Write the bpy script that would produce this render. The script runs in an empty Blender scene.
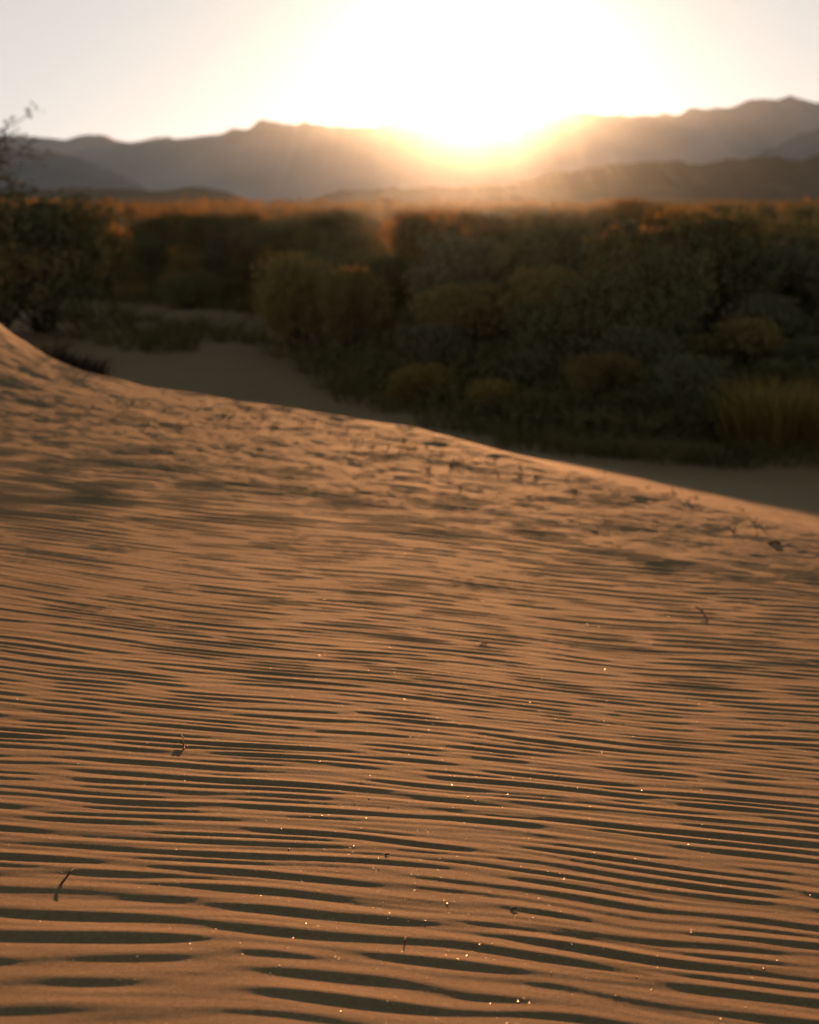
import bpy, bmesh, math, random
import numpy as np
from mathutils import Vector, Matrix

SC = bpy.context.scene
COL = SC.collection
rng = np.random.default_rng(11)
random.seed(5)

# ------------------------------------------------------------------ camera
W, H, F = 819, 1024, 1706.0            # photograph size, focal length in pixels
CAMZ = 3.4                             # eye height above the bottom of the hollow
PITCH = math.atan(307.0 / F)           # looking down
FOCUS = 3.3


def tan_down(py):
    """tangent of the angle below the horizon of picture row py (centre column)"""
    return math.tan(PITCH + math.atan((py - H / 2) / F))


def direction(px, py):
    u, v = (px - W / 2) / F, (py - H / 2) / F
    c, s = math.cos(PITCH), math.sin(PITCH)
    return Vector((u, c - v * s, -s - v * c))


SUN_PX, SUN_PY = 477.0, 94.0
SUN_DIR = direction(SUN_PX, SUN_PY).normalized()
SUN_EL = math.asin(SUN_DIR.z)
SUN_AZ = math.atan2(SUN_DIR.x, SUN_DIR.y)      # clockwise from +Y


# ------------------------------------------------------------------ noise helpers (numpy)
def smooth(t):
    t = np.clip(t, 0, 1)
    return t * t * (3 - 2 * t)


_perm = np.random.default_rng(3).random((256, 256))


def vnoise(x, y):
    """tileable bicubic-ish value noise in -1..1"""
    xi, yi = np.floor(x).astype(int), np.floor(y).astype(int)
    fx, fy = x - xi, y - yi
    fx = fx * fx * fx * (fx * (fx * 6 - 15) + 10)
    fy = fy * fy * fy * (fy * (fy * 6 - 15) + 10)
    x0, x1, y0, y1 = xi & 255, (xi + 1) & 255, yi & 255, (yi + 1) & 255
    a = _perm[x0, y0] * (1 - fx) + _perm[x1, y0] * fx
    b = _perm[x0, y1] * (1 - fx) + _perm[x1, y1] * fx
    return (a * (1 - fy) + b * fy) * 2 - 1


def fbm(x, y, octaves=4, gain=.5):
    r, a, n = 0, 1, 0
    for k in range(octaves):
        r = r + a * vnoise(x * 2 ** k + 17.3 * k, y * 2 ** k + 9.1 * k)
        n += a
        a *= gain
    return r / n


# ------------------------------------------------------------------ object helpers
def tag(o, label=None, cat=None, group=None, kind=None):
    if label: o['label'] = label
    if cat: o['category'] = cat
    if group: o['group'] = group
    if kind: o['kind'] = kind
    return o


def np_mesh(name, verts, faces, smooth_shade=True):
    verts = np.asarray(verts, np.float32)
    faces = np.asarray(faces, np.int32)
    me = bpy.data.meshes.new(name)
    k = faces.shape[1]
    me.vertices.add(len(verts))
    me.vertices.foreach_set('co', verts.ravel())
    me.loops.add(faces.size)
    me.loops.foreach_set('vertex_index', faces.ravel())
    me.polygons.add(len(faces))
    me.polygons.foreach_set('loop_start', np.arange(0, faces.size, k, dtype=np.int32))
    me.polygons.foreach_set('loop_total', np.full(len(faces), k, np.int32))
    me.update(calc_edges=True)
    if smooth_shade:
        me.polygons.foreach_set('use_smooth', np.ones(len(faces), bool))
    return me


def link(name, me, mat=None, parent=None, loc=None):
    o = bpy.data.objects.new(name, me)
    COL.objects.link(o)
    if mat and me is not None and len(me.materials) == 0:
        me.materials.append(mat)
    if parent: o.parent = parent
    if loc is not None: o.location = loc
    return o


def empty(name, loc, rz=0, scale=1):
    o = bpy.data.objects.new(name, None)
    COL.objects.link(o)
    o.location = loc
    o.rotation_euler = (0, 0, rz)
    o.scale = scale if hasattr(scale, '__len__') else (scale,) * 3
    o.empty_display_size = .2
    return o


def grid_faces(ny, nx):
    i = np.arange(ny * nx).reshape(ny, nx)
    return np.stack([i[:-1, :-1], i[:-1, 1:], i[1:, 1:], i[1:, :-1]], -1).reshape(-1, 4)


def tube(path, radii, sides=6):
    """tapered tube along a path -> verts, quads (numpy)"""
    path = np.asarray(path, float)
    n = len(path)
    vs = []
    up = np.array([.31, .2, .93])
    for i in range(n):
        t = path[min(i + 1, n - 1)] - path[max(i - 1, 0)]
        t /= np.linalg.norm(t) + 1e-9
        a = np.cross(t, up); a /= np.linalg.norm(a) + 1e-9
        b = np.cross(t, a)
        for s in range(sides):
            w = 2 * math.pi * s / sides
            vs.append(path[i] + radii[i] * (math.cos(w) * a + math.sin(w) * b))
    fs = []
    for i in range(n - 1):
        for s in range(sides):
            s2 = (s + 1) % sides
            fs.append((i * sides + s, i * sides + s2, (i + 1) * sides + s2, (i + 1) * sides + s))
    # end caps as thin fans of quads (collapsed onto the end points)
    for e in (0, n - 1):
        base = e * sides
        for s in range(0, sides - 2, 2):
            fs.append((base, base + s + 1, base + s + 2, base + (s + 3) % sides))
    return np.array(vs), np.array(fs)


def join(parts):
    vs, fs, k = [], [], 0
    for v, f in parts:
        vs.append(v); fs.append(f + k); k += len(v)
    return np.concatenate(vs), np.concatenate(fs)


# ------------------------------------------------------------------ materials
def new_mat(name):
    m = bpy.data.materials.new(name)
    m.use_nodes = True
    nt = m.node_tree
    nt.nodes.clear()
    out = nt.nodes.new('ShaderNodeOutputMaterial')
    return m, nt, out


def nd(nt, kind, **kw):
    n = nt.nodes.new(kind)
    for k, v in kw.items():
        if k.startswith('i_'):
            n.inputs[k[2:].replace('_', ' ')].default_value = v
        else:
            setattr(n, k, v)
    return n


def mat_sand():
    m, nt, out = new_mat('wind_blown_sand')
    L = nt.links.new
    bsdf = nd(nt, 'ShaderNodeBsdfPrincipled')
    bsdf.inputs['Roughness'].default_value = .85
    bsdf.inputs['Specular IOR Level'].default_value = .05
    geo = nd(nt, 'ShaderNodeNewGeometry')
    n1 = nd(nt, 'ShaderNodeTexNoise'); n1.inputs['Scale'].default_value = 520; n1.inputs['Detail'].default_value = 3
    n2 = nd(nt, 'ShaderNodeTexNoise'); n2.inputs['Scale'].default_value = 1.3; n2.inputs['Detail'].default_value = 5
    L(geo.outputs['Position'], n1.inputs['Vector']); L(geo.outputs['Position'], n2.inputs['Vector'])
    r1 = nd(nt, 'ShaderNodeValToRGB')
    r1.color_ramp.elements[0].position = .3; r1.color_ramp.elements[0].color = (.30, .205, .125, 1)
    r1.color_ramp.elements[1].position = .72; r1.color_ramp.elements[1].color = (.52, .345, .21, 1)
    L(n1.outputs['Fac'], r1.inputs['Fac'])
    mul = nd(nt, 'ShaderNodeMixRGB', blend_type='MULTIPLY'); mul.inputs['Fac'].default_value = .5
    r2 = nd(nt, 'ShaderNodeValToRGB')
    r2.color_ramp.elements[0].position = .3; r2.color_ramp.elements[0].color = (.72, .72, .72, 1)
    r2.color_ramp.elements[1].position = .7; r2.color_ramp.elements[1].color = (1, 1, 1, 1)
    L(n2.outputs['Fac'], r2.inputs['Fac'])
    L(r1.outputs['Color'], mul.inputs['Color1']); L(r2.outputs['Color'], mul.inputs['Color2'])
    n3 = nd(nt, 'ShaderNodeTexNoise'); n3.inputs['Scale'].default_value = 95; n3.inputs['Detail'].default_value = 9; n3.inputs['Roughness'].default_value = .8
    L(geo.outputs['Position'], n3.inputs['Vector'])
    r3 = nd(nt, 'ShaderNodeValToRGB')
    r3.color_ramp.elements[0].position = .36; r3.color_ramp.elements[0].color = (.55, .5, .47, 1)
    r3.color_ramp.elements[1].position = .56; r3.color_ramp.elements[1].color = (1, 1, 1, 1)
    L(n3.outputs['Fac'], r3.inputs['Fac'])
    mul3 = nd(nt, 'ShaderNodeMixRGB', blend_type='MULTIPLY'); mul3.inputs['Fac'].default_value = .6
    L(mul.outputs['Color'], mul3.inputs['Color1']); L(r3.outputs['Color'], mul3.inputs['Color2']); mul = mul3
    # soil of the scrub plain, from the vertex attribute "scrub"
    at = nd(nt, 'ShaderNodeAttribute', attribute_name='scrub')
    soil = nd(nt, 'ShaderNodeMixRGB'); soil.inputs['Color2'].default_value = (.17, .14, .08, 1)
    L(at.outputs['Fac'], soil.inputs['Fac']); L(mul.outputs['Color'], soil.inputs['Color1'])
    inv = nd(nt, 'ShaderNodeMapRange'); inv.inputs['To Min'].default_value = .05; inv.inputs['To Max'].default_value = 0; L(at.outputs['Fac'], inv.inputs['Value']); L(inv.outputs[0], bsdf.inputs['Specular IOR Level'])
    L(soil.outputs['Color'], bsdf.inputs['Base Color'])
    bump = nd(nt, 'ShaderNodeBump'); bump.inputs['Strength'].default_value = .6; bump.inputs['Distance'].default_value = .0016
    hs = nd(nt, 'ShaderNodeMath', operation='ADD'); L(n1.outputs['Fac'], hs.inputs[0]); L(n3.outputs['Fac'], hs.inputs[1]); L(hs.outputs[0], bump.inputs['Height'])
    L(bump.outputs['Normal'], bsdf.inputs['Normal'])
    L(bsdf.outputs[0], out.inputs['Surface'])
    return m


def mat_leaf(name, col, trans, mix=.45, var=.35):
    m, nt, out = new_mat(name)
    L = nt.links.new
    oi = nd(nt, 'ShaderNodeObjectInfo')
    geo = nd(nt, 'ShaderNodeNewGeometry')
    nz = nd(nt, 'ShaderNodeTexNoise'); nz.inputs['Scale'].default_value = 3.1
    L(geo.outputs['Position'], nz.inputs['Vector'])
    add = nd(nt, 'ShaderNodeMath', operation='ADD'); L(oi.outputs['Random'], add.inputs[0]); L(nz.outputs['Fac'], add.inputs[1])
    mr = nd(nt, 'ShaderNodeMapRange')
    mr.inputs['From Min'].default_value = .3; mr.inputs['From Max'].default_value = 1.6
    mr.inputs['To Min'].default_value = 1 - var; mr.inputs['To Max'].default_value = 1 + var
    L(add.outputs[0], mr.inputs['Value'])

    def scaled(c):
        v = nd(nt, 'ShaderNodeVectorMath', operation='SCALE'); v.inputs[0].default_value = c
        L(mr.outputs[0], v.inputs['Scale'])
        return v.outputs[0]
    d = nd(nt, 'ShaderNodeBsdfPrincipled'); d.inputs['Roughness'].default_value = .9; d.inputs['Specular IOR Level'].default_value = .04
    t = nd(nt, 'ShaderNodeBsdfTranslucent')
    L(scaled(col), d.inputs['Base Color']); L(scaled(trans), t.inputs['Color'])
    mx = nd(nt, 'ShaderNodeMixShader'); mx.inputs['Fac'].default_value = mix
    L(d.outputs[0], mx.inputs[1]); L(t.outputs[0], mx.inputs[2])
    L(mx.outputs[0], out.inputs['Surface'])
    return m


def mat_plain(name, col, rough=.8, spec=.2, scale=8, amount=.35):
    m, nt, out = new_mat(name)
    L = nt.links.new
    d = nd(nt, 'ShaderNodeBsdfPrincipled'); d.inputs['Roughness'].default_value = rough; d.inputs['Specular IOR Level'].default_value = spec
    geo = nd(nt, 'ShaderNodeNewGeometry')
    nz = nd(nt, 'ShaderNodeTexNoise'); nz.inputs['Scale'].default_value = scale; nz.inputs['Detail'].default_value = 6
    L(geo.outputs['Position'], nz.inputs['Vector'])
    r = nd(nt, 'ShaderNodeValToRGB')
    r.color_ramp.elements[0].position = .3; r.color_ramp.elements[0].color = (*[c * (1 - amount) for c in col], 1)
    r.color_ramp.elements[1].position = .7; r.color_ramp.elements[1].color = (*[c * (1 + amount) for c in col], 1)
    L(nz.outputs['Fac'], r.inputs['Fac']); L(r.outputs['Color'], d.inputs['Base Color'])
    L(d.outputs[0], out.inputs['Surface'])
    return m


def mat_grain():
    m, nt, out = new_mat('quartz_grain')
    d = nd(nt, 'ShaderNodeBsdfPrincipled')
    d.inputs['Base Color'].default_value = (.75, .6, .42, 1)
    d.inputs['Roughness'].default_value = .33
    d.inputs['Specular IOR Level'].default_value = .6
    nt.links.new(d.outputs[0], out.inputs['Surface'])
    return m


SAND = mat_sand()
LEAF_DARK = mat_leaf('dark_olive_foliage', (.22, .195, .095), (.07, .065, .022), .35)
LEAF_OLIVE = mat_leaf('olive_foliage', (.25, .205, .09), (.30, .17, .04), .45)
LEAF_GREY = mat_leaf('grey_green_foliage', (.23, .205, .12), (.09, .075, .04), .35)
GRASS_SUN_TINT = mat_leaf('sun_tinted_dry_grass', (.20, .15, .06), (.42, .27, .08), .55)  # pale gold in this colour stands in for sunlight
COVER = mat_leaf('dry_ground_cover', (.16, .135, .06), (.14, .10, .04), .3)
BARK = mat_plain('grey_brown_bark', (.045, .036, .026), scale=20, rough=.95, spec=.03)
TWIG = mat_plain('dry_dark_twig', (.075, .045, .025), scale=60)
ROCK = mat_plain('haze_paled_rock', (.56, .54, .63), scale=.012, amount=.12)  # haze paleness and lavender put into the rock colour
ROCK_MID = mat_plain('haze_blued_rock', (.30, .31, .38), scale=.012, amount=.12)  # bluish haze tone put into the rock colour
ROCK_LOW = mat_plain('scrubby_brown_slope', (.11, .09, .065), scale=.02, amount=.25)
GRAIN = mat_grain()


# ------------------------------------------------------------------ terrain
def crest_y(x):
    xe = 4.5 * np.tanh(x / 4.5)
    return 10.55 - .42 * xe - 1.0 * np.maximum(xe, 0) + .18 * vnoise(x * .55 + 3.3, x * 0 + 7.7)


def dune(x, y):
    xe = 4.5 * np.tanh(x / 4.5)
    z = -(1.06 + .047 * np.maximum(y, -8) - .046 * np.logaddexp(0, np.minimum(y, 40) - 6) + .100 * xe)
    z = z + .92 * np.exp(-((x + 3.75) / .95) ** 2 - ((y - 11.2) / 2.2) ** 2)        # hummock on the crest
    z = z + .014 * fbm(x * .33 + 5, y * .22 + 2, 2) * smooth((y - 2.5) / 4)
    return z


def plain(x, y):
    e = edge_y(x, y)
    z = -3.25 + 1.55 * smooth((y - e + 1) / 15) + .15 * smooth((y - 60) / 60)
    z = z + .20 * fbm(x * .16 + 1.7, y * .16 + 4.1, 3) * smooth((y - 20) / 20)
    z = z + .25 * smooth((y - 200) / 200)
    r = np.abs(x) / np.maximum(y, 30)
    return z


def terrain(x, y):
    """height relative to the camera"""
    x = np.asarray(x, float); y = np.asarray(y, float)
    s = y - crest_y(x)
    k = smooth((x + .5) / 2.0)
    length = 6.5 + 7.6 * k
    t = np.clip(s / length, 0, 1)
    steep = t ** 1.25 * (1 - smooth(t)) + smooth(t) * smooth(t) ** .8
    t = steep * (1 - k) + (.55 * (1 - (1 - t) ** 1.15) + .45 * t ** 1.4) * k
    return dune(x, y) * (1 - t) + plain(x, y) * t


def ripples(x, y):
    """wind ripples: anisotropic narrow-band noise, analytic signal, steep side towards -y"""
    N = 2048
    SX, SY = 16.0, 14.0
    ky = np.fft.fftfreq(N, SY / N)[:, None]
    kx = np.fft.fftfreq(N, SX / N)[None, :]
    g = np.random.default_rng(21)
    fields = []
    for lam, sk, sx, seed in ((.088, .255, 1.6, 1), (.050, .22, 2.0, 2)):
        k0 = 1 / lam
        noise = np.fft.fft2(np.random.default_rng(seed).standard_normal((N, N)))
        spec = np.exp(-.5 * ((np.hypot(kx, ky) - k0) / (sk * k0)) ** 2) * np.exp(-.5 * ((kx - .02 * k0) / sx) ** 2) * (ky > 0)
        z = np.fft.ifft2(noise * spec)
        z /= np.sqrt((np.abs(z) ** 2).mean())
        fields.append(z)

    def samp(f, x, y):
        u = (x / SX * N) % N
        v = (y / SY * N) % N
        u0, v0 = np.floor(u).astype(int), np.floor(v).astype(int)
        fu, fv = u - u0, v - v0
        u1, v1 = (u0 + 1) % N, (v0 + 1) % N
        return (f[v0, u0] * (1 - fu) + f[v0, u1] * fu) * (1 - fv) + (f[v1, u0] * (1 - fu) + f[v1, u1] * fu) * fv

    # coordinates: spacing shrinks a little with distance, gentle meander
    yc = np.clip(y - 2, 0, 3)
    yy = y + .030 * yc ** 2 + .18 * np.maximum(y - 5, 0) +   .13 * vnoise(x * .45, y * .4) + .058 * vnoise(x * 1.3 + 8, y * 1.1) +   .020 * vnoise(x * 3.1 + 2, y * 2.6)
    z1, z2 = samp(fields[0], x, yy), samp(fields[1], x, yy)

    def prof(z, gam):
        a, p = np.abs(z), np.angle(z)
        a = np.minimum(a, 2.2)
        return (a ** gam) * np.cos(p + .62 * np.cos(p))  # long gentle windward side, short steep side facing the camera
    w = smooth(.5 + 1.5 * fbm(x * .42 + 31, y * .55 + 12, 2) + .16 * np.exp(-((y - 4.2) / 1.2) ** 2) * 2 - .1)
    h = .0027 * prof(z1, .8) * (1 - .62 * w) + .0012 * prof(z2, .8) * (.25 + .75 * w)
    return h


def build_ground():
    ys = [1.2]
    while ys[-1] < 15:
        ys.append(ys[-1] + max(.0065, .0019 * ys[-1]))
    d = .04
    while ys[-1] < 2000:
        d *= 1.035; ys.append(ys[-1] + d)
    yb = [1.2]; d = .0075
    while yb[-1] > -60:
        d *= 1.08; yb.append(yb[-1] - d)
    ys = np.array(yb[:0:-1] + ys)
    xs = list(np.arange(0, 3.6, .0105)); d = .0105
    while xs[-1] < 1350:
        d *= 1.045; xs.append(xs[-1] + d)
    xs = np.array(xs); xs = np.concatenate([-xs[:0:-1], xs])
    X, Y = np.meshgrid(xs, ys)
    Z = terrain(X, Y)
    s_ = Y - crest_y(X)
    near = (Y > -1) & (Y < 18) & (np.abs(X) < 6)
    fade = smooth((Y + 1) / 1.5) * smooth((17 - Y) / 5) * (1 - .6 * smooth((s_ + 1.6) / 2.0)) * smooth((6 - np.abs(X)) / 1.5)
    s = Y - crest_y(X)
    R = np.zeros_like(Z)
    R[near] = ripples(X[near], Y[near])
    amp = .92 + .10 * smooth((Y - 2.6) / 2.2)
    Z = Z + R * fade * amp
    # trampled, wind-pocked sand towards the crest
    pock = smooth((Y - 5.5) / 4) * smooth((19 - Y) / 5) * smooth((7 - np.abs(X)) / 2)
    P = np.zeros_like(Z)
    P[near] = .0075 * fbm(X[near] * 4.6, Y[near] * 4.2 + 40, 5, .66) + .008 * np.minimum(0, vnoise(X[near] * 5.1, Y[near] * 3.7) + .25)
    Z = Z + P * pock
    C = np.zeros_like(Z)
    C[near] = .0075 * fbm(X[near] * 3.4 + 7, Y[near] * 2.6 + 3, 5, .68) - .006 * np.maximum(0, vnoise(X[near] * 6.3 + 1, Y[near] * 4.4) - .25)
    Z = Z + C * smooth((s + 5.2) / 4.0) * smooth((6 - s) / 3) * smooth((7 - np.abs(X)) / 2)
    far = Y > 14
    Q = np.zeros_like(Z)
    Q[far] = .05 * fbm(X[far] * .8, Y[far] * .8, 3) * np.clip((Y[far] - 14) / 6, 0, 1)
    Z = Z + Q
    me = np_mesh('ground', np.stack([X, Y, Z + CAMZ], -1).reshape(-1, 3), grid_faces(*X.shape))
    scrub = smooth((Y - edge_y(X, Y)) / 6 + .35 * fbm(X * .35, Y * .35, 3))
    a = me.attributes.new('scrub', 'FLOAT', 'POINT')
    a.data.foreach_set('value', scrub.astype(np.float32).ravel())
    o = link('ground', me, SAND)
    tag(o, kind='structure', label='wind rippled sand dune falling to a shaded sandy hollow and scrub plain')


# front edge of the scrub: distance along y for each bearing (x / y)
_EPX = np.array([-900, 0, 90, 170, 250, 300, 325, 350, 400, 500, 600, 700, 819, 1700])
_EY = np.array([62, 60, 58, 56, 52.5, 45, 34.0, 31.6, 29.0, 25.9, 23.6, 23.6, 22.9, 20.])


def edge_y(x, y):
    return np.interp(np.asarray(x) / np.maximum(np.asarray(y), 1) * F + W / 2, _EPX, _EY)


def gz(x, y):
    return float(terrain(np.array([x]), np.array([y]))[0]) + CAMZ


# ------------------------------------------------------------------ plants
def rand_unit(g, n):
    v = g.standard_normal((n, 3))
    return v / np.linalg.norm(v, axis=1, keepdims=True)


def leaves(g, centres, size, normals=None, stretch=1.6):
    """one small bent-free quad per centre, random orientation"""
    n = len(centres)
    a = rand_unit(g, n)
    b = rand_unit(g, n)
    b -= (a * b).sum(1, keepdims=True) * a
    b /= np.linalg.norm(b, axis=1, keepdims=True) + 1e-9
    s = (size * g.uniform(.6, 1.35, n))[:, None]
    a = a * s * stretch; b = b * s
    v = np.stack([centres - a, centres + b * .8, centres + a, centres - b * .8], 1).reshape(-1, 3)
    f = np.arange(4 * n).reshape(-1, 4)
    return v, f


def bush_meshes(seed, w, h, nleaf, size, lobes=11, open_=.25, name='foliage'):
    """crown of leaf sprays on several lobes + branching stems"""
    g = np.random.default_rng(seed)
    C, R = [], []
    for k in range(lobes):
        a = g.uniform(0, 2 * math.pi); r = w * .5 * math.sqrt(g.uniform(0, 1)) * .68
        hh = h * g.uniform(.30, .80) * (1 - .45 * (r / (w * .5)) ** 2)
        C.append((r * math.cos(a), r * math.sin(a), hh)); R.append(w * g.uniform(.15, .27))
    C, R = np.array(C), np.array(R)
    idx = g.integers(0, lobes, nleaf)
    d = rand_unit(g, nleaf)
    rr = R[idx] * (1 - open_ * 1.6 * g.random(nleaf) ** 1.5) * (1 + .35 * fbm(d[:, 0] * 2.4 + idx * 7.7, d[:, 1] * 2.4 + d[:, 2] * 1.9, 2))
    P = C[idx] + d * rr[:, None] * np.array([1, 1, .9])
    # stray sprays reaching out of the outline
    m = nleaf // 12
    k = g.integers(0, lobes, m)
    dd = rand_unit(g, m); dd[:, 2] = np.abs(dd[:, 2]) + .2
    S = C[k] + dd * (R[k] * g.uniform(.9, 1.22, m))[:, None]
    P = np.concatenate([P, S])
    P[:, 2] = np.where(P[:, 2] < .03, g.uniform(.03, .5 * h, len(P)), P[:, 2])
    P[:, 2] *= h / np.quantile(P[:, 2], .985)
    P[:, 2] = np.minimum(P[:, 2], h * g.uniform(.86, 1.03, len(P)))
    fol = np_mesh(name, *leaves(g, P, size), smooth_shade=False)
    parts = []
    for k in range(lobes):
        c = C[k]
        mid = c * np.array([.45, .45, .5]) + g.normal(0, .04 * w, 3)
        base = np.array([g.normal(0, .05 * w), g.normal(0, .05 * w), -.12])
        parts.append(tube([base, mid, c, c + np.array([0, 0, R[k] * .7])], [.022 * w ** .5, .016, .010, .004], 5))
    stem = np_mesh('stem', *join(parts))
    return fol, stem


def grass_mesh(seed, n, rad, hmin, hmax, width=.007, lean=.35, tied=False):
    g = np.random.default_rng(seed)
    vs, fs = [], []
    for i in range(n):
        a = g.uniform(0, 2 * math.pi); r = rad * math.sqrt(g.random()) * .6
        b = np.array([r * math.cos(a), r * math.sin(a), -.02])
        hh = g.uniform(hmin, hmax)
        t = a + g.normal(0, .9); ln = abs(g.normal(lean, .2)) * hh
        tip = b + np.array([ln * math.cos(t), ln * math.sin(t), hh])
        mid = (b + tip) / 2 + np.array([-.15 * ln * math.cos(t), -.15 * ln * math.sin(t), .1 * hh])
        q = g.uniform(0, math.pi); s = np.array([math.cos(q), math.sin(q), 0]) * width
        k = len(vs)
        if tied and k:                               # every blade springs from the one root
            vs += [mid + s * .8, mid - s * .8, tip + s * .25, tip - s * .25]
            fs += [(0, 1, k, k + 1), (k + 1, k, k + 2, k + 3)]
            continue
        vs += [b - s, b + s, mid + s * .8, mid - s * .8, tip + s * .25, tip - s * .25]
        fs += [(k, k + 1, k + 2, k + 3), (k + 3, k + 2, k + 4, k + 5)]
    return np_mesh('blades', np.array(vs), np.array(fs), smooth_shade=False)


BUSH = []          # (foliage, stem, width, height) variants
for i in range(9):
    w0, h0 = [(2.6, 1.7), (2.2, 1.9), (3.0, 1.6), (2.4, 1.5), (2.0, 1.3), (2.8, 2.1), (2.3, 1.6), (1.8, 1.7), (3.2, 1.9)][i]
    fo, st = bush_meshes(100 + i, w0, h0, 5200, .034, lobes=10 + i % 4)
    fo.materials.append([LEAF_DARK, LEAF_OLIVE, LEAF_DARK, LEAF_GREY, LEAF_OLIVE, LEAF_DARK, LEAF_OLIVE, LEAF_GREY, LEAF_DARK][i])
    st.materials.append(BARK)
    BUSH.append((fo, st, w0, h0))
LOW = []           # low mounded saltbush
for i in range(4):
    fo, st = bush_meshes(200 + i, 1.9, .75, 3600, .028, lobes=9)
    fo.materials.append([LEAF_OLIVE, COVER, LEAF_GREY, COVER][i]); st.materials.append(BARK)
    LOW.append((fo, st, 1.9, .75))


_fo, _st = bush_meshes(250, 1.9, .75, 3600, .028, lobes=9); _fo.materials.append(GRASS_SUN_TINT); _st.materials.append(BARK)
SUN_TINTED = (_fo, _st, 1.9, .75)  # tawny leaves imitate sun on the low mounds


LEAF_SHADY = mat_leaf('shade_toned_foliage', (.13, .12, .06), (.05, .05, .02), .10)  # dark, barely translucent leaf colour stands in for shade
SHADY = []         # dense bushes in the shade-dark leaf colour
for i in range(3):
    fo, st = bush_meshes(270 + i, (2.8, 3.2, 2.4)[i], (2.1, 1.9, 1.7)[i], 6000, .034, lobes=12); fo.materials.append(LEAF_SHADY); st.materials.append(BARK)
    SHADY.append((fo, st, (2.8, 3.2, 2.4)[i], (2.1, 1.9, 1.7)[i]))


def put_bush(var, x, y, scale, rz, label, group, name='bush', sink=.05, zs=1.0, cat='bush'):
    fo, st, w0, h0 = var
    o = empty(name, (x, y, gz(x, y) - sink), rz, (scale, scale, scale * zs))
    tag(o, label, cat, group)
    link('foliage', fo, None, o)
    link('stem', st, None, o)
    return o


def px_xy(px, y):
    return (px - W / 2) / F * y


def scale_to_top(var, x, y, py):
    """scale that puts the top of the bush on picture row py at distance y"""
    top = -y * tan_down(py)
    return max(.25, (top + CAMZ - gz(x, y)) / var[3])


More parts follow.
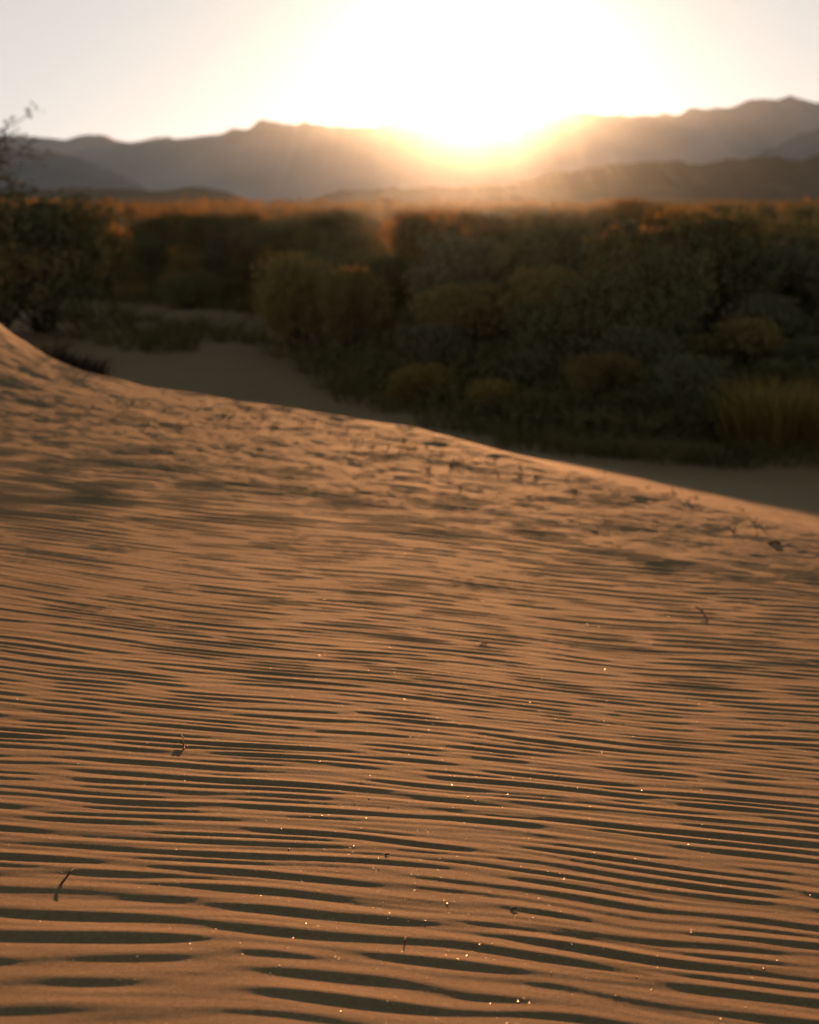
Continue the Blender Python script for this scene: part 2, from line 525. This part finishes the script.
def plants():
    g = random.Random(77)
    placed = []

    # --- the ones a viewer can name
    def named(var, px, y, py, label, wide=1.0, cat='bush', name='bush', group=None):
        x = px_xy(px, y)
        s = scale_to_top(var, x, y, py)
        o = put_bush(var, x, y, s, g.uniform(0, 6.28), label, group, name, cat=cat)
        o.scale = (s * wide, s * wide, s)
        placed.append((x, y, var[2] * s * wide * .5))
        return o
    named(BUSH[5], 722, 31.5, 206, 'big round dark bush rising to the plain\'s skyline against the haze', 1.05)
    named(BUSH[8], 655, 30, 244, 'dark bush sloping down beside the big round bush that rises to the skyline')
    named(BUSH[0], 590, 29, 268, 'broad olive bush below the sun glow, in front of the taller scrub', .9)
    named(BUSH[2], 500, 37, 209, 'bush directly under the sun, washed in golden light', .8)
    named(BUSH[1], 352, 35, 266, 'rounded dark bush at the upper rim of the shaded sand hollow', .85)
    named(BUSH[6], 300, 37.5, 252, 'grey olive bush with domed crown above the hollow\'s far end', .85)
    named(SUN_TINTED, 432, 28.5, 362, 'low mounded shrub tinted tawny as if sunlit, paler than the scrub around it, at the sand edge', 1.0)
    named(SUN_TINTED, 500, 27.0, 378, 'low flat shrub tinted tawny as if sunlit, spreading beside the pale mounded one at the sand edge', 1.1)
    named(LOW[1], 352, 29.8, 374, 'small tongue of low scrub jutting out onto the shaded sand', 1.15)
    named(SHADY[1], 44, 44, 197, 'shade-coloured dark bush behind the crest hummock, under the bare-branched tree', 1.1)
    named(SHADY[0], -4, 43, 190, 'shade-coloured dark bush hugging the picture edge beneath the bare-branched tree', 1.2)

    # --- bushes in loose rows up the bank behind the sand edge
    LABELS = ((2.2, 'low ragged shrub along the front edge of the scrub, where the sand begins', 'low shrubs along the sand edge'),
              (9.0, 'rounded dusky bush on the lower bank, behind the low shrubs at the sand edge', 'bushes on the lower bank'),
              (99., 'tall olive bush on top of the bank, one of those forming its dark skyline', 'bushes on top of the bank'))
    for d, hgt, step, jit in ((.9, .50, 1.25, .6), (2.6, .75, 1.35, .8), (4.6, .95, 1.5, 1.0), (6.8, 1.1, 1.6, 1.0), (9.2, 1.3, 1.75, 1.2), (12., 1.5, 1.9, 1.2), (15.5, 1.6, 2.3, 1.5)):
        px = -60.0
        while px < 900:
            e = float(np.interp(px, _EPX, _EY))
            far = max(0, e - 30) / 22
            y = e + d + g.uniform(-jit, jit) * .8
            y = max(y, e + .5)
            x = px_xy(px, y)
            h = hgt * g.uniform(.72, 1.25)
            if d > 8 and 420 < px < 760: h = hgt * g.uniform(1.0, 1.4)
            px += step * (1 + .25 * far) * g.uniform(.75, 1.3) / y * F
            if any((x - p) ** 2 + (y - q) ** 2 < (.75 * r) ** 2 for p, q, r in placed): continue
            if d < 5 and 330 < px < 480 and g.random() < .25: continue
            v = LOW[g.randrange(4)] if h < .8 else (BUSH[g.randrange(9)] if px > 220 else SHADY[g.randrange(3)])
            sz = h / v[3]
            if d > 8: sz = min(sz, scale_to_top(v, x, y, g.uniform(203, 216) if px > 240 else g.uniform(207, 222)))
            wide = max(.8, min(1.5, g.uniform(1.15, 1.5) * step / (v[2] * sz)))
            lab = [l for l in LABELS if d < l[0]][0]
            o = put_bush(v, x, y, sz, g.uniform(0, 6.28), lab[1], lab[2])
            o.scale = (sz * wide, sz * wide, sz)
            placed.append((x, y, v[2] * sz * wide * .3))

    # a few tall ones that close the gap at the far end of the hollow
    for px, y in ((238, 60.5), (262, 58), (284, 56.5), (306, 52.5), (322, 49), (215, 63), (338, 46), (294, 62)):
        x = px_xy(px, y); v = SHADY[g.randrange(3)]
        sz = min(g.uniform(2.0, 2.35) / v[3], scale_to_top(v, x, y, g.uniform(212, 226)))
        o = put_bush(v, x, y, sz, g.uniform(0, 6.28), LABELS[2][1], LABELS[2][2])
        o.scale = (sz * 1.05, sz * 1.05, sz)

    # --- individuals on the plain beyond
    n = 0
    while n < 105:
        y = 52 + 190 * g.random() ** 1.4
        x = y * g.uniform(-.30, .31)
        v = BUSH[g.randrange(9)]
        s = g.uniform(.75, 1.25)
        px = x / y * F + W / 2
        lim = g.uniform(197, 210) if px > 600 else g.uniform(205, 214)
        s = min(s, scale_to_top(v, x, y, lim))
        put_bush(v, x, y, s, g.uniform(0, 6.28), 'small far bush on the hazy plain between the bank and the hills', 'far bushes on the plain')
        n += 1

    # --- far scrub that reads as one mass
    gg = np.random.default_rng(9)
    cs = []
    for i in range(1500):
        y = 170 + 290 * gg.random() ** 1.1
        x = y * gg.uniform(-.34, .34)
        px = x / y * F + W / 2
        hh = gg.uniform(1.2, 2.3)
        ww = gg.uniform(1.4, 3.0)
        m = 70
        d = rand_unit(gg, m); d[:, 2] = np.abs(d[:, 2])
        c = np.array([x, y, gz(x, y)]) + d * np.array([ww, ww, hh]) * gg.uniform(.75, 1.1, (m, 1))
        cs.append(c)
    cs = np.concatenate(cs)
    o = link('far_scrub', np_mesh('far_scrub', *leaves(gg, cs, .18), smooth_shade=False), LEAF_OLIVE)
    tag(o, 'far-off scrub covering the plain up to the foot of the hills', 'scrub', kind='stuff')

    # --- dry ground cover between the bushes
    cs = []
    for i in range(5200):
        px = gg.uniform(-150, 980)
        e = float(np.interp(px, _EPX, _EY))
        y = e + .3 + 75 * gg.random() ** 2.2
        x = px_xy(px, y)
        m = 16
        c = np.array([x, y, gz(x, y)]) + gg.normal(0, 1, (m, 3)) * np.array([.30, .30, .0]) + np.array([0, 0, 1]) * gg.uniform(0, .28, (m, 1))
        cs.append(c)
    cs = np.concatenate(cs)
    o = link('ground_cover', np_mesh('ground_cover', *leaves(gg, cs, .045, stretch=2.2), smooth_shade=False), COVER)
    tag(o, 'dry low ground cover growing thickly under and between the bushes', 'ground cover', kind='stuff')

    # --- dry grass in shade, its colour paled to look sunlit, by the sand edge at the big dark bush
    gm = grass_mesh(31, 420, .62, .35, .8, .007)
    gm.materials.append(GRASS_SUN_TINT)
    for k, (px, y) in enumerate(((762, 22.9), (782, 22.7), (799, 22.9), (817, 22.6))):
        x = px_xy(px, y)
        o = link('grass_tuft', gm, None, None, (x, y, gz(x, y)))
        o.rotation_euler = (0, 0, g.uniform(0, 6)); s = g.uniform(1.1, 1.35); o.scale = (s, s, s)
        tag(o, 'dry straw-coloured grass tuft, paled as if sunlit, standing upright in front of the dark bushes', 'grass tuft', 'sun-tinted straw grass tufts by the dark bushes')
    # --- little clumps on the shaded sand of the hollow
    cm = []
    for i in range(3):
        a = grass_mesh(60 + i, 150, .55, .08, .30, .006, .8); a.materials.append(COVER); cm.append(a)
    for k, (px, py) in enumerate(((82, 338), (108, 330), (128, 345), (150, 338), (160, 350), (172, 345), (60, 322), (185, 330), (205, 334), (232, 342),
                                  (140, 322), (100, 318), (590, 452), (615, 454), (648, 451), (742, 466), (700, 462), (560, 441), (540, 446), (770, 455),
                                  (345, 388), (372, 402), (410, 412), (455, 424), (478, 430), (505, 436), (520, 441), (575, 452), (635, 458), (668, 460), (690, 455), (725, 459), (795, 462), (330, 372), (310, 358), (265, 345))):
        t = tan_down(py); y = 3.25 / t
        for _ in range(8):
            x = px_xy(px, y); y = (CAMZ - gz(x, y)) / t
        x = px_xy(px, y)
        o = link('grass_clump', cm[k % 3], None, None, (x, y, gz(x, y)))
        s = g.uniform(1.0, 1.9) * y / 32; o.scale = (s * 1.3, s * 1.3, s); o.rotation_euler = (0, 0, g.uniform(0, 6))
        tag(o, 'small flattened grass clump growing alone on the shaded sand of the hollow', 'grass clump', 'grass clumps on the shaded sand')


def crest_plants():
    g = random.Random(12)
    # dark grass behind the crest hummock
    gm = [grass_mesh(400 + i, 170, .26, .05, .21, .0035, .7) for i in range(3)]
    for m in gm: m.materials.append(BARK)
    spots = [(50, 362), (64, 372), (74, 380), (84, 388), (94, 393)]
    for k, (px, py) in enumerate(spots):
        y = 11.4
        x = px_xy(px, y)
        y = float(crest_y(np.array([x]))[0]) + .35
        x = px_xy(px, y)
        o = link('grass_tuft', gm[k % 3], None, None, (x, y, gz(x, y)))
        o.rotation_euler = (0, 0, g.uniform(0, 6)); s = g.uniform(.5, .8); o.scale = (s, s, s)
        tag(o, 'dark wiry grass tuft on the dune crest where it dips beside the hummock', 'grass tuft', 'grass tufts on the dune crest')
    # single sprigs and debris along the crest
    sm = [grass_mesh(500 + i, 7 + 3 * i, .012, .012, .045, .0024, .45, True) for i in range(3)]
    for m in sm: m.materials.append(TWIG)
    pts = [(288, 411), (300, 421), (312, 424), (318, 428), (330, 434), (346, 432), (372, 447), (398, 457), (456, 462), (464, 460), (452, 466),
           (247, 408), (225, 412), (210, 418), (196, 410), (262, 418), (520, 468), (536, 481), (604, 472), (652, 488), (700, 498), (580, 492),
           (430, 470), (760, 522), (270, 432), (148, 405), (120, 414), (180, 428), (90, 408), (60, 400), (235, 436), (500, 476)]
    for k in range(42):
        q = g.uniform(110, 800)
        pts.append((q, np.interp(q, [0, 90, 200, 290, 470, 600, 819], [350, 398, 410, 418, 450, 478, 522]) + abs(g.gauss(0, 16))))
    for k, (px, py) in enumerate(pts):
        x, y = ground_at(px, py)
        o = link('sprig', sm[k % 3], None, None, (x, y, gz(x, y) + .003))
        o.rotation_euler = (0, 0, g.uniform(0, 6)); s = g.uniform(.7, 1.5); o.scale = (s, s, s)
        tag(o, 'tiny dry sprig poking from the sunlit sand along the dune crest', 'sprig', 'dry sprigs along the dune crest')


def ground_at(px, py):
    t = tan_down(py); y = 1.1 / t
    for _ in range(30):
        x = px_xy(px, y)
        y = .5 * y + .5 * (CAMZ - gz(x, y)) / t
    return px_xy(px, y), y


def twigs():
    def tw(px, py, path, r, label, name='twig', cat='twig', mat=TWIG):
        x, y = ground_at(px, py)
        p = np.array(path, float)
        rad = np.linspace(r, r * .55, len(p))
        o = link(name, np_mesh(name, *tube(p, rad, 6)), mat, None, (x, y, gz(x, y)))
        return tag(o, label, cat)
    tw(46, 884, [(-.009, -.016, .001), (-.005, -.002, .004), (-.001, .014, .007), (.001, .028, .008), (.006, .042, .010)], .0024,
       'short dark twig slanting up from a ripple trough, stouter than the other twigs')
    tw(172, 748, [(.006, -.01, .001), (.005, .006, .005), (-.003, .028, .007), (-.001, .045, .008), (-.009, .062, .010)], .0024,
       'kinked dark twig standing in the finer ripples with a bend halfway up')
    tw(404, 944, [(0, -.006, .0005), (.0005, .004, .003), (.0015, .018, .005)], .0015,
       'tiny upright stub of a stem in the middle of the near ripples')
    tw(710, 616, [(.010, -.02, .002), (.006, .02, .010), (-.004, .07, .014), (-.012, .11, .016)], .0036,
       'small leaning twig alone on the smoother sand of the slope')
    tw(386, 855, [(-.004, 0, .001), (0, .001, .002), (.004, .002, .001)], .0022, 'dark seed-sized crumb of wood lying on a ripple', 'wood_crumb', 'crumb')
    tw(520, 909, [(-.006, 0, .000), (0, .002, .002), (.006, .002, .001)], .002, 'flat bark flake lying on the ripples downslope', 'bark_flake', 'flake')
    tw(781, 544, [(-.03, 0, -.002), (-.01, .004, .006), (.012, .008, .006), (.032, .012, -.003)], .008, 'dark clod lying alone on the sunlit slope below the crest', 'clod', 'clod')
    tw(486, 645, [(-.012, 0, .002), (0, .004, .003), (.012, .009, .001)], .002, 'small dark chip of bark lying where the ripples turn fine', 'bark_chip', 'chip')


def tree():
    """sparse tree whose thin twigs enter the picture at its edge"""
    g = np.random.default_rng(8)
    x, y = -8.75, 31.0
    z0 = gz(x, y)
    o = empty('tree', (x, y, z0 - .05), 0, 1.86)
    tag(o, 'sparse tree with thin nearly bare branches leaning into the haze at the picture edge', 'tree')
    trunk = [np.array([0, 0, -.1]), np.array([-.05, .02, .6]), np.array([.02, 0, 1.3]), np.array([-.03, .05, 2.0])]
    parts = [tube(trunk, [.11, .09, .07, .05], 8)]
    tips = []
    for k in range(30):
        b = trunk[1] + (trunk[3] - trunk[1]) * g.random()
        a = g.uniform(-1.3, 1.3) if k % 3 else g.uniform(0, 6.28)
        L = g.uniform(.7, 1.45)
        up = g.uniform(.35, 1.35)
        d = np.array([math.cos(a), math.sin(a), up]); d /= np.linalg.norm(d)
        p = [b]
        for s in range(5):
            d = d + g.normal(0, .16, 3) + np.array([0, 0, -.06 * s]); d /= np.linalg.norm(d)
            p.append(p[-1] + d * L / 5)
        parts.append(tube(p, [.024, .018, .014, .010, .007, .004], 5))
        for q in p[2:]:
            for _ in range(2):
                d2 = d + g.normal(0, .7, 3); d2 /= np.linalg.norm(d2)
                l2 = g.uniform(.12, .4)
                e = q + d2 * l2
                parts.append(tube([q, q + d2 * l2 * .5 + g.normal(0, .02, 3), e], [.007, .005, .003], 4))
                tips += [q + d2 * l2 * t for t in (.35, .6, .85, 1.0)]
    tips = np.array(tips)
    link('trunk', np_mesh('trunk', *join(parts)), BARK, o)
    c = np.repeat(tips, 4, 0) + g.normal(0, .05, (len(tips) * 4, 3))
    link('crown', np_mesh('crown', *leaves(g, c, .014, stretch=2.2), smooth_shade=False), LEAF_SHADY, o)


# ------------------------------------------------------------------ mountains
MS = .30


def mountain(name, pts, dist, front, back, label, seed, rough, mat):
    """terrain ridge: crest line from picture points at its real distance, spurs and gullies from noise"""
    dist, front, back, rough = dist * MS, front * MS, back * MS, rough / MS
    px = np.array([p[0] for p in pts], float); py = np.array([p[1] for p in pts], float)
    x0, x1 = px[0], px[-1]
    U = np.linspace(x0, x1, 620)
    ridge = np.interp(U, px, py)
    k = np.hanning(9); k /= k.sum()
    ridge = np.convolve(np.pad(ridge, 4, mode='edge'), k, 'valid')
    T = np.concatenate([np.linspace(-1, 0, 70), np.linspace(0, 1, 30)[1:]])
    UU, TT = np.meshgrid(U, T)
    D = dist + np.where(TT < 0, TT * front, TT * back)
    Xw = (UU - W / 2) / F * dist * (1 + (D / dist - 1) * .6)
    hr = (-np.array([tan_down(p) for p in ridge]) * dist)[None, :] + CAMZ
    hr = np.maximum(hr, 1)
    s = 1 - np.abs(TT)
    spur = (1 - np.abs(vnoise(Xw * rough + 3 * seed, D * rough * .12))) - .5
    spur2 = (1 - np.abs(vnoise(Xw * rough * 2.3 + 5, D * rough * .3 + seed))) - .5
    prof = s ** 1.25
    Z = hr * prof * (1 + (spur * .30 + spur2 * .18) * (4 * s * (1 - s)) ** .8)
    Z = Z + hr * .10 * (fbm(Xw * rough * 4, D * 0 + seed, 5, .65)) * s ** 2
    Z = Z - 2 * (1 - s)
    me = np_mesh(name, np.stack([Xw, D, Z], -1).reshape(-1, 3), grid_faces(*UU.shape))
    o = link(name, me, mat)
    tag(o, label, kind='structure')
    return o


def mountains():
    far = [(-900, 150), (-500, 128), (-250, 146), (-100, 132), (0, 138), (28, 135), (50, 138), (68, 138), (100, 135), (125, 142), (150, 143), (172, 138), (190, 139), (214, 131),
           (240, 130), (264, 124), (282, 126), (300, 126), (312, 123), (330, 125), (365, 124), (395, 119), (430, 122), (470, 126), (510, 120), (545, 115), (580, 116),
           (600, 121), (625, 113), (650, 111), (676, 112), (700, 110), (718, 111), (735, 105), (755, 101), (770, 97), (785, 99), (800, 102), (822, 105), (900, 118), (1050, 104), (1300, 130), (1700, 120)]
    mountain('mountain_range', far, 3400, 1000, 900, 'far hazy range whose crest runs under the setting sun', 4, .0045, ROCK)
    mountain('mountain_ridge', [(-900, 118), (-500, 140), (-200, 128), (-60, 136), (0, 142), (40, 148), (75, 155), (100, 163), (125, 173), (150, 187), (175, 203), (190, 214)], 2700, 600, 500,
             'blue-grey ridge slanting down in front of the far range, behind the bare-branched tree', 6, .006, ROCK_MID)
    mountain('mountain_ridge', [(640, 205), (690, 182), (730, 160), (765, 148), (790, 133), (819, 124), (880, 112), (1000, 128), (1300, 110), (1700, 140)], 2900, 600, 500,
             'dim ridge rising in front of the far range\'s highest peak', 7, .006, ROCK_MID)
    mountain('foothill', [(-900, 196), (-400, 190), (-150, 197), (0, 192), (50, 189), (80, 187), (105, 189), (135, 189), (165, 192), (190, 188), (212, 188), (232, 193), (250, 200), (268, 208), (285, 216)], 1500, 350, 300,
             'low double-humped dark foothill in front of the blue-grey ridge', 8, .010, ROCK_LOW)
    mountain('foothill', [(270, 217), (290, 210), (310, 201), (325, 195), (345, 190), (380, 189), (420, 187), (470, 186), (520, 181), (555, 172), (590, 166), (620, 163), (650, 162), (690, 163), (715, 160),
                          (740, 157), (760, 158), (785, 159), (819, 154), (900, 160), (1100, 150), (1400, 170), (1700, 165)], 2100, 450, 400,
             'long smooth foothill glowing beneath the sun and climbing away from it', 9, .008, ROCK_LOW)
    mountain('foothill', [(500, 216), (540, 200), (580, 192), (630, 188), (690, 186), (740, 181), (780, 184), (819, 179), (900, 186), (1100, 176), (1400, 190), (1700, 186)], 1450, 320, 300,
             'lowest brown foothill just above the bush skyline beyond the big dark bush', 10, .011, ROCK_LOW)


# ------------------------------------------------------------------ grains
def grains():
    g = np.random.default_rng(55)
    n = 10000
    y = 1.7 + 5.8 * g.random(n) ** 1.1
    x = g.uniform(-.30, .30, n) * y
    keep = g.random(n) < np.clip(.35 + .9 * np.exp(-((x / y - (-.02)) / .12) ** 2), 0, 1)
    x, y = x[keep], y[keep]
    z = terrain(x, y) + ripples(x, y) + CAMZ
    n = len(x)
    # flattened six-sided crystal: 8 corner box with random tilt
    base = np.array([[-1, -1, -.5], [1, -1, -.5], [1, 1, -.5], [-1, 1, -.5], [-.8, -.8, .3], [.8, -.8, .3], [.8, .8, .3], [-.8, .8, .3]])
    f0 = np.array([[0, 3, 2, 1], [4, 5, 6, 7], [0, 1, 5, 4], [1, 2, 6, 5], [2, 3, 7, 6], [3, 0, 4, 7]])
    s = g.lognormal(math.log(.0006), .42, n)
    vs = np.empty((n, 8, 3))
    for i in range(n):
        R = Matrix.Rotation(g.uniform(0, 6.28), 3, 'Z') @ Matrix.Rotation(g.normal(0, .18), 3, 'X') @ Matrix.Rotation(g.normal(0, .18), 3, 'Y')
        vs[i] = base @ np.array(R).T * s[i] + (x[i], y[i], z[i] + s[i] * .1)
    fs = (np.arange(n)[:, None, None] * 8 + f0[None]).reshape(-1, 4)
    o = link('sand_grains', np_mesh('sand_grains', vs.reshape(-1, 3), fs, smooth_shade=False), GRAIN)
    tag(o, 'coarse pale grains glinting on the near rippled sand', 'sand grains', kind='stuff')


# ------------------------------------------------------------------ light, sky, air
SUN_STRENGTH, SUN_COLOR = 2.5, (1.0, .44, .17)
SKY_STRENGTH = .05
SKY_BAND = 24.0
EXPOSURE = 1.7
HAZE_DENSITY, HAZE_G, HAZE_COLOR = 2.85e-5, .950, (.64, .80, 1.0)


def light():
    d = bpy.data.lights.new('sun', 'SUN')
    d.energy = SUN_STRENGTH; d.color = SUN_COLOR; d.angle = math.radians(.55)
    o = bpy.data.objects.new('sun', d)
    COL.objects.link(o)
    o.rotation_euler = (-SUN_DIR).to_track_quat('-Z', 'Y').to_euler()
    w = bpy.data.worlds.new('World'); SC.world = w; w.use_nodes = True
    nt = w.node_tree; nt.nodes.clear(); L = nt.links.new
    out = nd(nt, 'ShaderNodeOutputWorld'); bg = nd(nt, 'ShaderNodeBackground')
    sky = nd(nt, 'ShaderNodeTexSky', sky_type='NISHITA', sun_disc=False)
    sky.sun_elevation = SUN_EL; sky.sun_rotation = SUN_AZ
    sky.altitude = 300; sky.air_density = 1.0; sky.dust_density = 1.0; sky.ozone_density = 1.0
    tc = nd(nt, 'ShaderNodeTexCoord')
    dot = nd(nt, 'ShaderNodeVectorMath', operation='DOT_PRODUCT'); dot.inputs[1].default_value = SUN_DIR
    nrm = nd(nt, 'ShaderNodeVectorMath', operation='NORMALIZE'); L(tc.outputs['Generated'], nrm.inputs[0]); L(nrm.outputs[0], dot.inputs[0])
    ac = nd(nt, 'ShaderNodeMath', operation='ARCCOSINE'); L(dot.outputs['Value'], ac.inputs[0])
    deg = nd(nt, 'ShaderNodeMath', operation='MULTIPLY'); deg.inputs[1].default_value = 180 / math.pi; L(ac.outputs[0], deg.inputs[0])
    hs = nd(nt, 'ShaderNodeHueSaturation'); hs.inputs['Saturation'].default_value = .4; hs.inputs['Value'].default_value = .05
    L(sky.outputs[0], hs.inputs['Color'])
    base = nd(nt, 'ShaderNodeVectorMath', operation='ADD'); base.inputs[1].default_value = SKY_BASE
    L(hs.outputs[0], base.inputs[0])
    cur = base.outputs[0]
    sep = nd(nt, 'ShaderNodeSeparateXYZ'); L(nrm.outputs[0], sep.inputs[0])
    el = nd(nt, 'ShaderNodeMath', operation='ARCSINE'); L(sep.outputs['Z'], el.inputs[0])
    eld = nd(nt, 'ShaderNodeMath', operation='MULTIPLY'); eld.inputs[1].default_value = 180 / math.pi / SKY_BAND; L(el.outputs[0], eld.inputs[0])
    el2 = nd(nt, 'ShaderNodeMath', operation='MULTIPLY'); L(eld.outputs[0], el2.inputs[0]); L(eld.outputs[0], el2.inputs[1])
    for width, col in SKY_GLOW:
        q = nd(nt, 'ShaderNodeMath', operation='DIVIDE'); q.inputs[1].default_value = width; L(deg.outputs[0], q.inputs[0])
        p = nd(nt, 'ShaderNodeMath', operation='MULTIPLY'); L(q.outputs[0], p.inputs[0]); L(q.outputs[0], p.inputs[1])
        ng = nd(nt, 'ShaderNodeMath', operation='MULTIPLY'); ng.inputs[1].default_value = -1; 
        if width > 20:                                   # the broad glow hugs the horizon
            pe = nd(nt, 'ShaderNodeMath', operation='ADD'); L(p.outputs[0], pe.inputs[0]); L(el2.outputs[0], pe.inputs[1]); p = pe
        L(p.outputs[0], ng.inputs[0])
        e = nd(nt, 'ShaderNodeMath', operation='EXPONENT'); L(ng.outputs[0], e.inputs[0])
        v = nd(nt, 'ShaderNodeVectorMath', operation='SCALE'); v.inputs[0].default_value = col; L(e.outputs[0], v.inputs['Scale'])
        a = nd(nt, 'ShaderNodeVectorMath', operation='ADD'); L(cur, a.inputs[0]); L(v.outputs[0], a.inputs[1])
        cur = a.outputs[0]
    # fill glow added low in the sky opposite the sun, brightening bushes and hills
    ad = nd(nt, 'ShaderNodeVectorMath', operation='DOT_PRODUCT'); ad.inputs[1].default_value = Vector((-SUN_DIR.x, -SUN_DIR.y, 0)).normalized(); L(nrm.outputs[0], ad.inputs[0])
    am = nd(nt, 'ShaderNodeMapRange', interpolation_type='SMOOTHSTEP'); am.inputs['From Min'].default_value = -.1; am.inputs['From Max'].default_value = .9; L(ad.outputs['Value'], am.inputs['Value'])
    b1 = nd(nt, 'ShaderNodeMath', operation='MULTIPLY'); b1.inputs[1].default_value = -(SKY_BAND / 15.0) ** 2; L(el2.outputs[0], b1.inputs[0])
    b2 = nd(nt, 'ShaderNodeMath', operation='EXPONENT'); L(b1.outputs[0], b2.inputs[0])
    b3 = nd(nt, 'ShaderNodeMath', operation='MULTIPLY'); L(b2.outputs[0], b3.inputs[0]); L(am.outputs[0], b3.inputs[1])
    b4 = nd(nt, 'ShaderNodeVectorMath', operation='SCALE'); b4.inputs[0].default_value = SKY_FILL; L(b3.outputs[0], b4.inputs['Scale'])
    b5 = nd(nt, 'ShaderNodeVectorMath', operation='ADD'); L(cur, b5.inputs[0]); L(b4.outputs[0], b5.inputs[1]); cur = b5.outputs[0]
    L(cur, bg.inputs['Color']); bg.inputs['Strength'].default_value = SKY_STRENGTH
    L(bg.outputs[0], out.inputs['Surface'])


# colours below are divided by strength and exposure, so they read as picture values
_K = 1 / (SKY_STRENGTH * 2 ** EXPOSURE)
SKY_BASE = tuple(c * _K for c in (.050, .072, .060))
SKY_FILL = tuple(c * _K for c in (.75, .77, .72))
SKY_GLOW = [(85, tuple(c * _K for c in (.62, .585, .575))), (2.4, tuple(c * _K for c in (5, 4.4, 3.4)))]


def haze():
    x, y0, y1, z0, z1 = 1500, -80, 2300, -2, 70
    bm = bmesh.new()
    bmesh.ops.create_cube(bm, size=1)
    for v in bm.verts:
        v.co = Vector((v.co.x * 2 * x, y0 + (v.co.y + .5) * (y1 - y0), z0 + (v.co.z + .5) * (z1 - z0)))
    me = bpy.data.meshes.new('haze'); bm.to_mesh(me); bm.free()
    m, nt, out = new_mat('warm_evening_haze')
    p = nd(nt, 'ShaderNodeVolumePrincipled')
    p.inputs['Color'].default_value = (*HAZE_COLOR, 1)
    p.inputs['Density'].default_value = HAZE_DENSITY
    p.inputs['Anisotropy'].default_value = HAZE_G
    nt.links.new(p.outputs[0], out.inputs['Volume'])
    o = link('haze', me, m)
    tag(o, 'thin golden evening haze over the plain and hills', 'haze', kind='stuff')


def camera():
    c = bpy.data.cameras.new('camera')
    c.sensor_fit = 'VERTICAL'; c.sensor_height = 36; c.lens = F * 36 / H
    c.clip_end = 30000; c.clip_start = .05
    c.dof.use_dof = True; c.dof.focus_distance = FOCUS
    c.dof.aperture_fstop = c.lens / 1000 / .0135
    o = bpy.data.objects.new('camera', c)
    COL.objects.link(o)
    o.location = (0, 0, CAMZ)
    o.rotation_euler = (math.pi / 2 - PITCH, 0, 0)
    SC.camera = o


def settings():
    v = SC.view_settings
    v.view_transform = 'Standard'; v.look = 'None'; v.gamma = 1; v.use_curve_mapping = False
    v.exposure = EXPOSURE
    cy = SC.cycles
    cy.use_denoising = True
    cy.max_bounces = 6; cy.diffuse_bounces = 3; cy.glossy_bounces = 2; cy.transmission_bounces = 4; cy.volume_bounces = 0
    cy.sample_clamp_indirect = 6


build_ground()
plants()
crest_plants()
twigs()
tree()
mountains()
grains()
light()
haze()
camera()
settings()
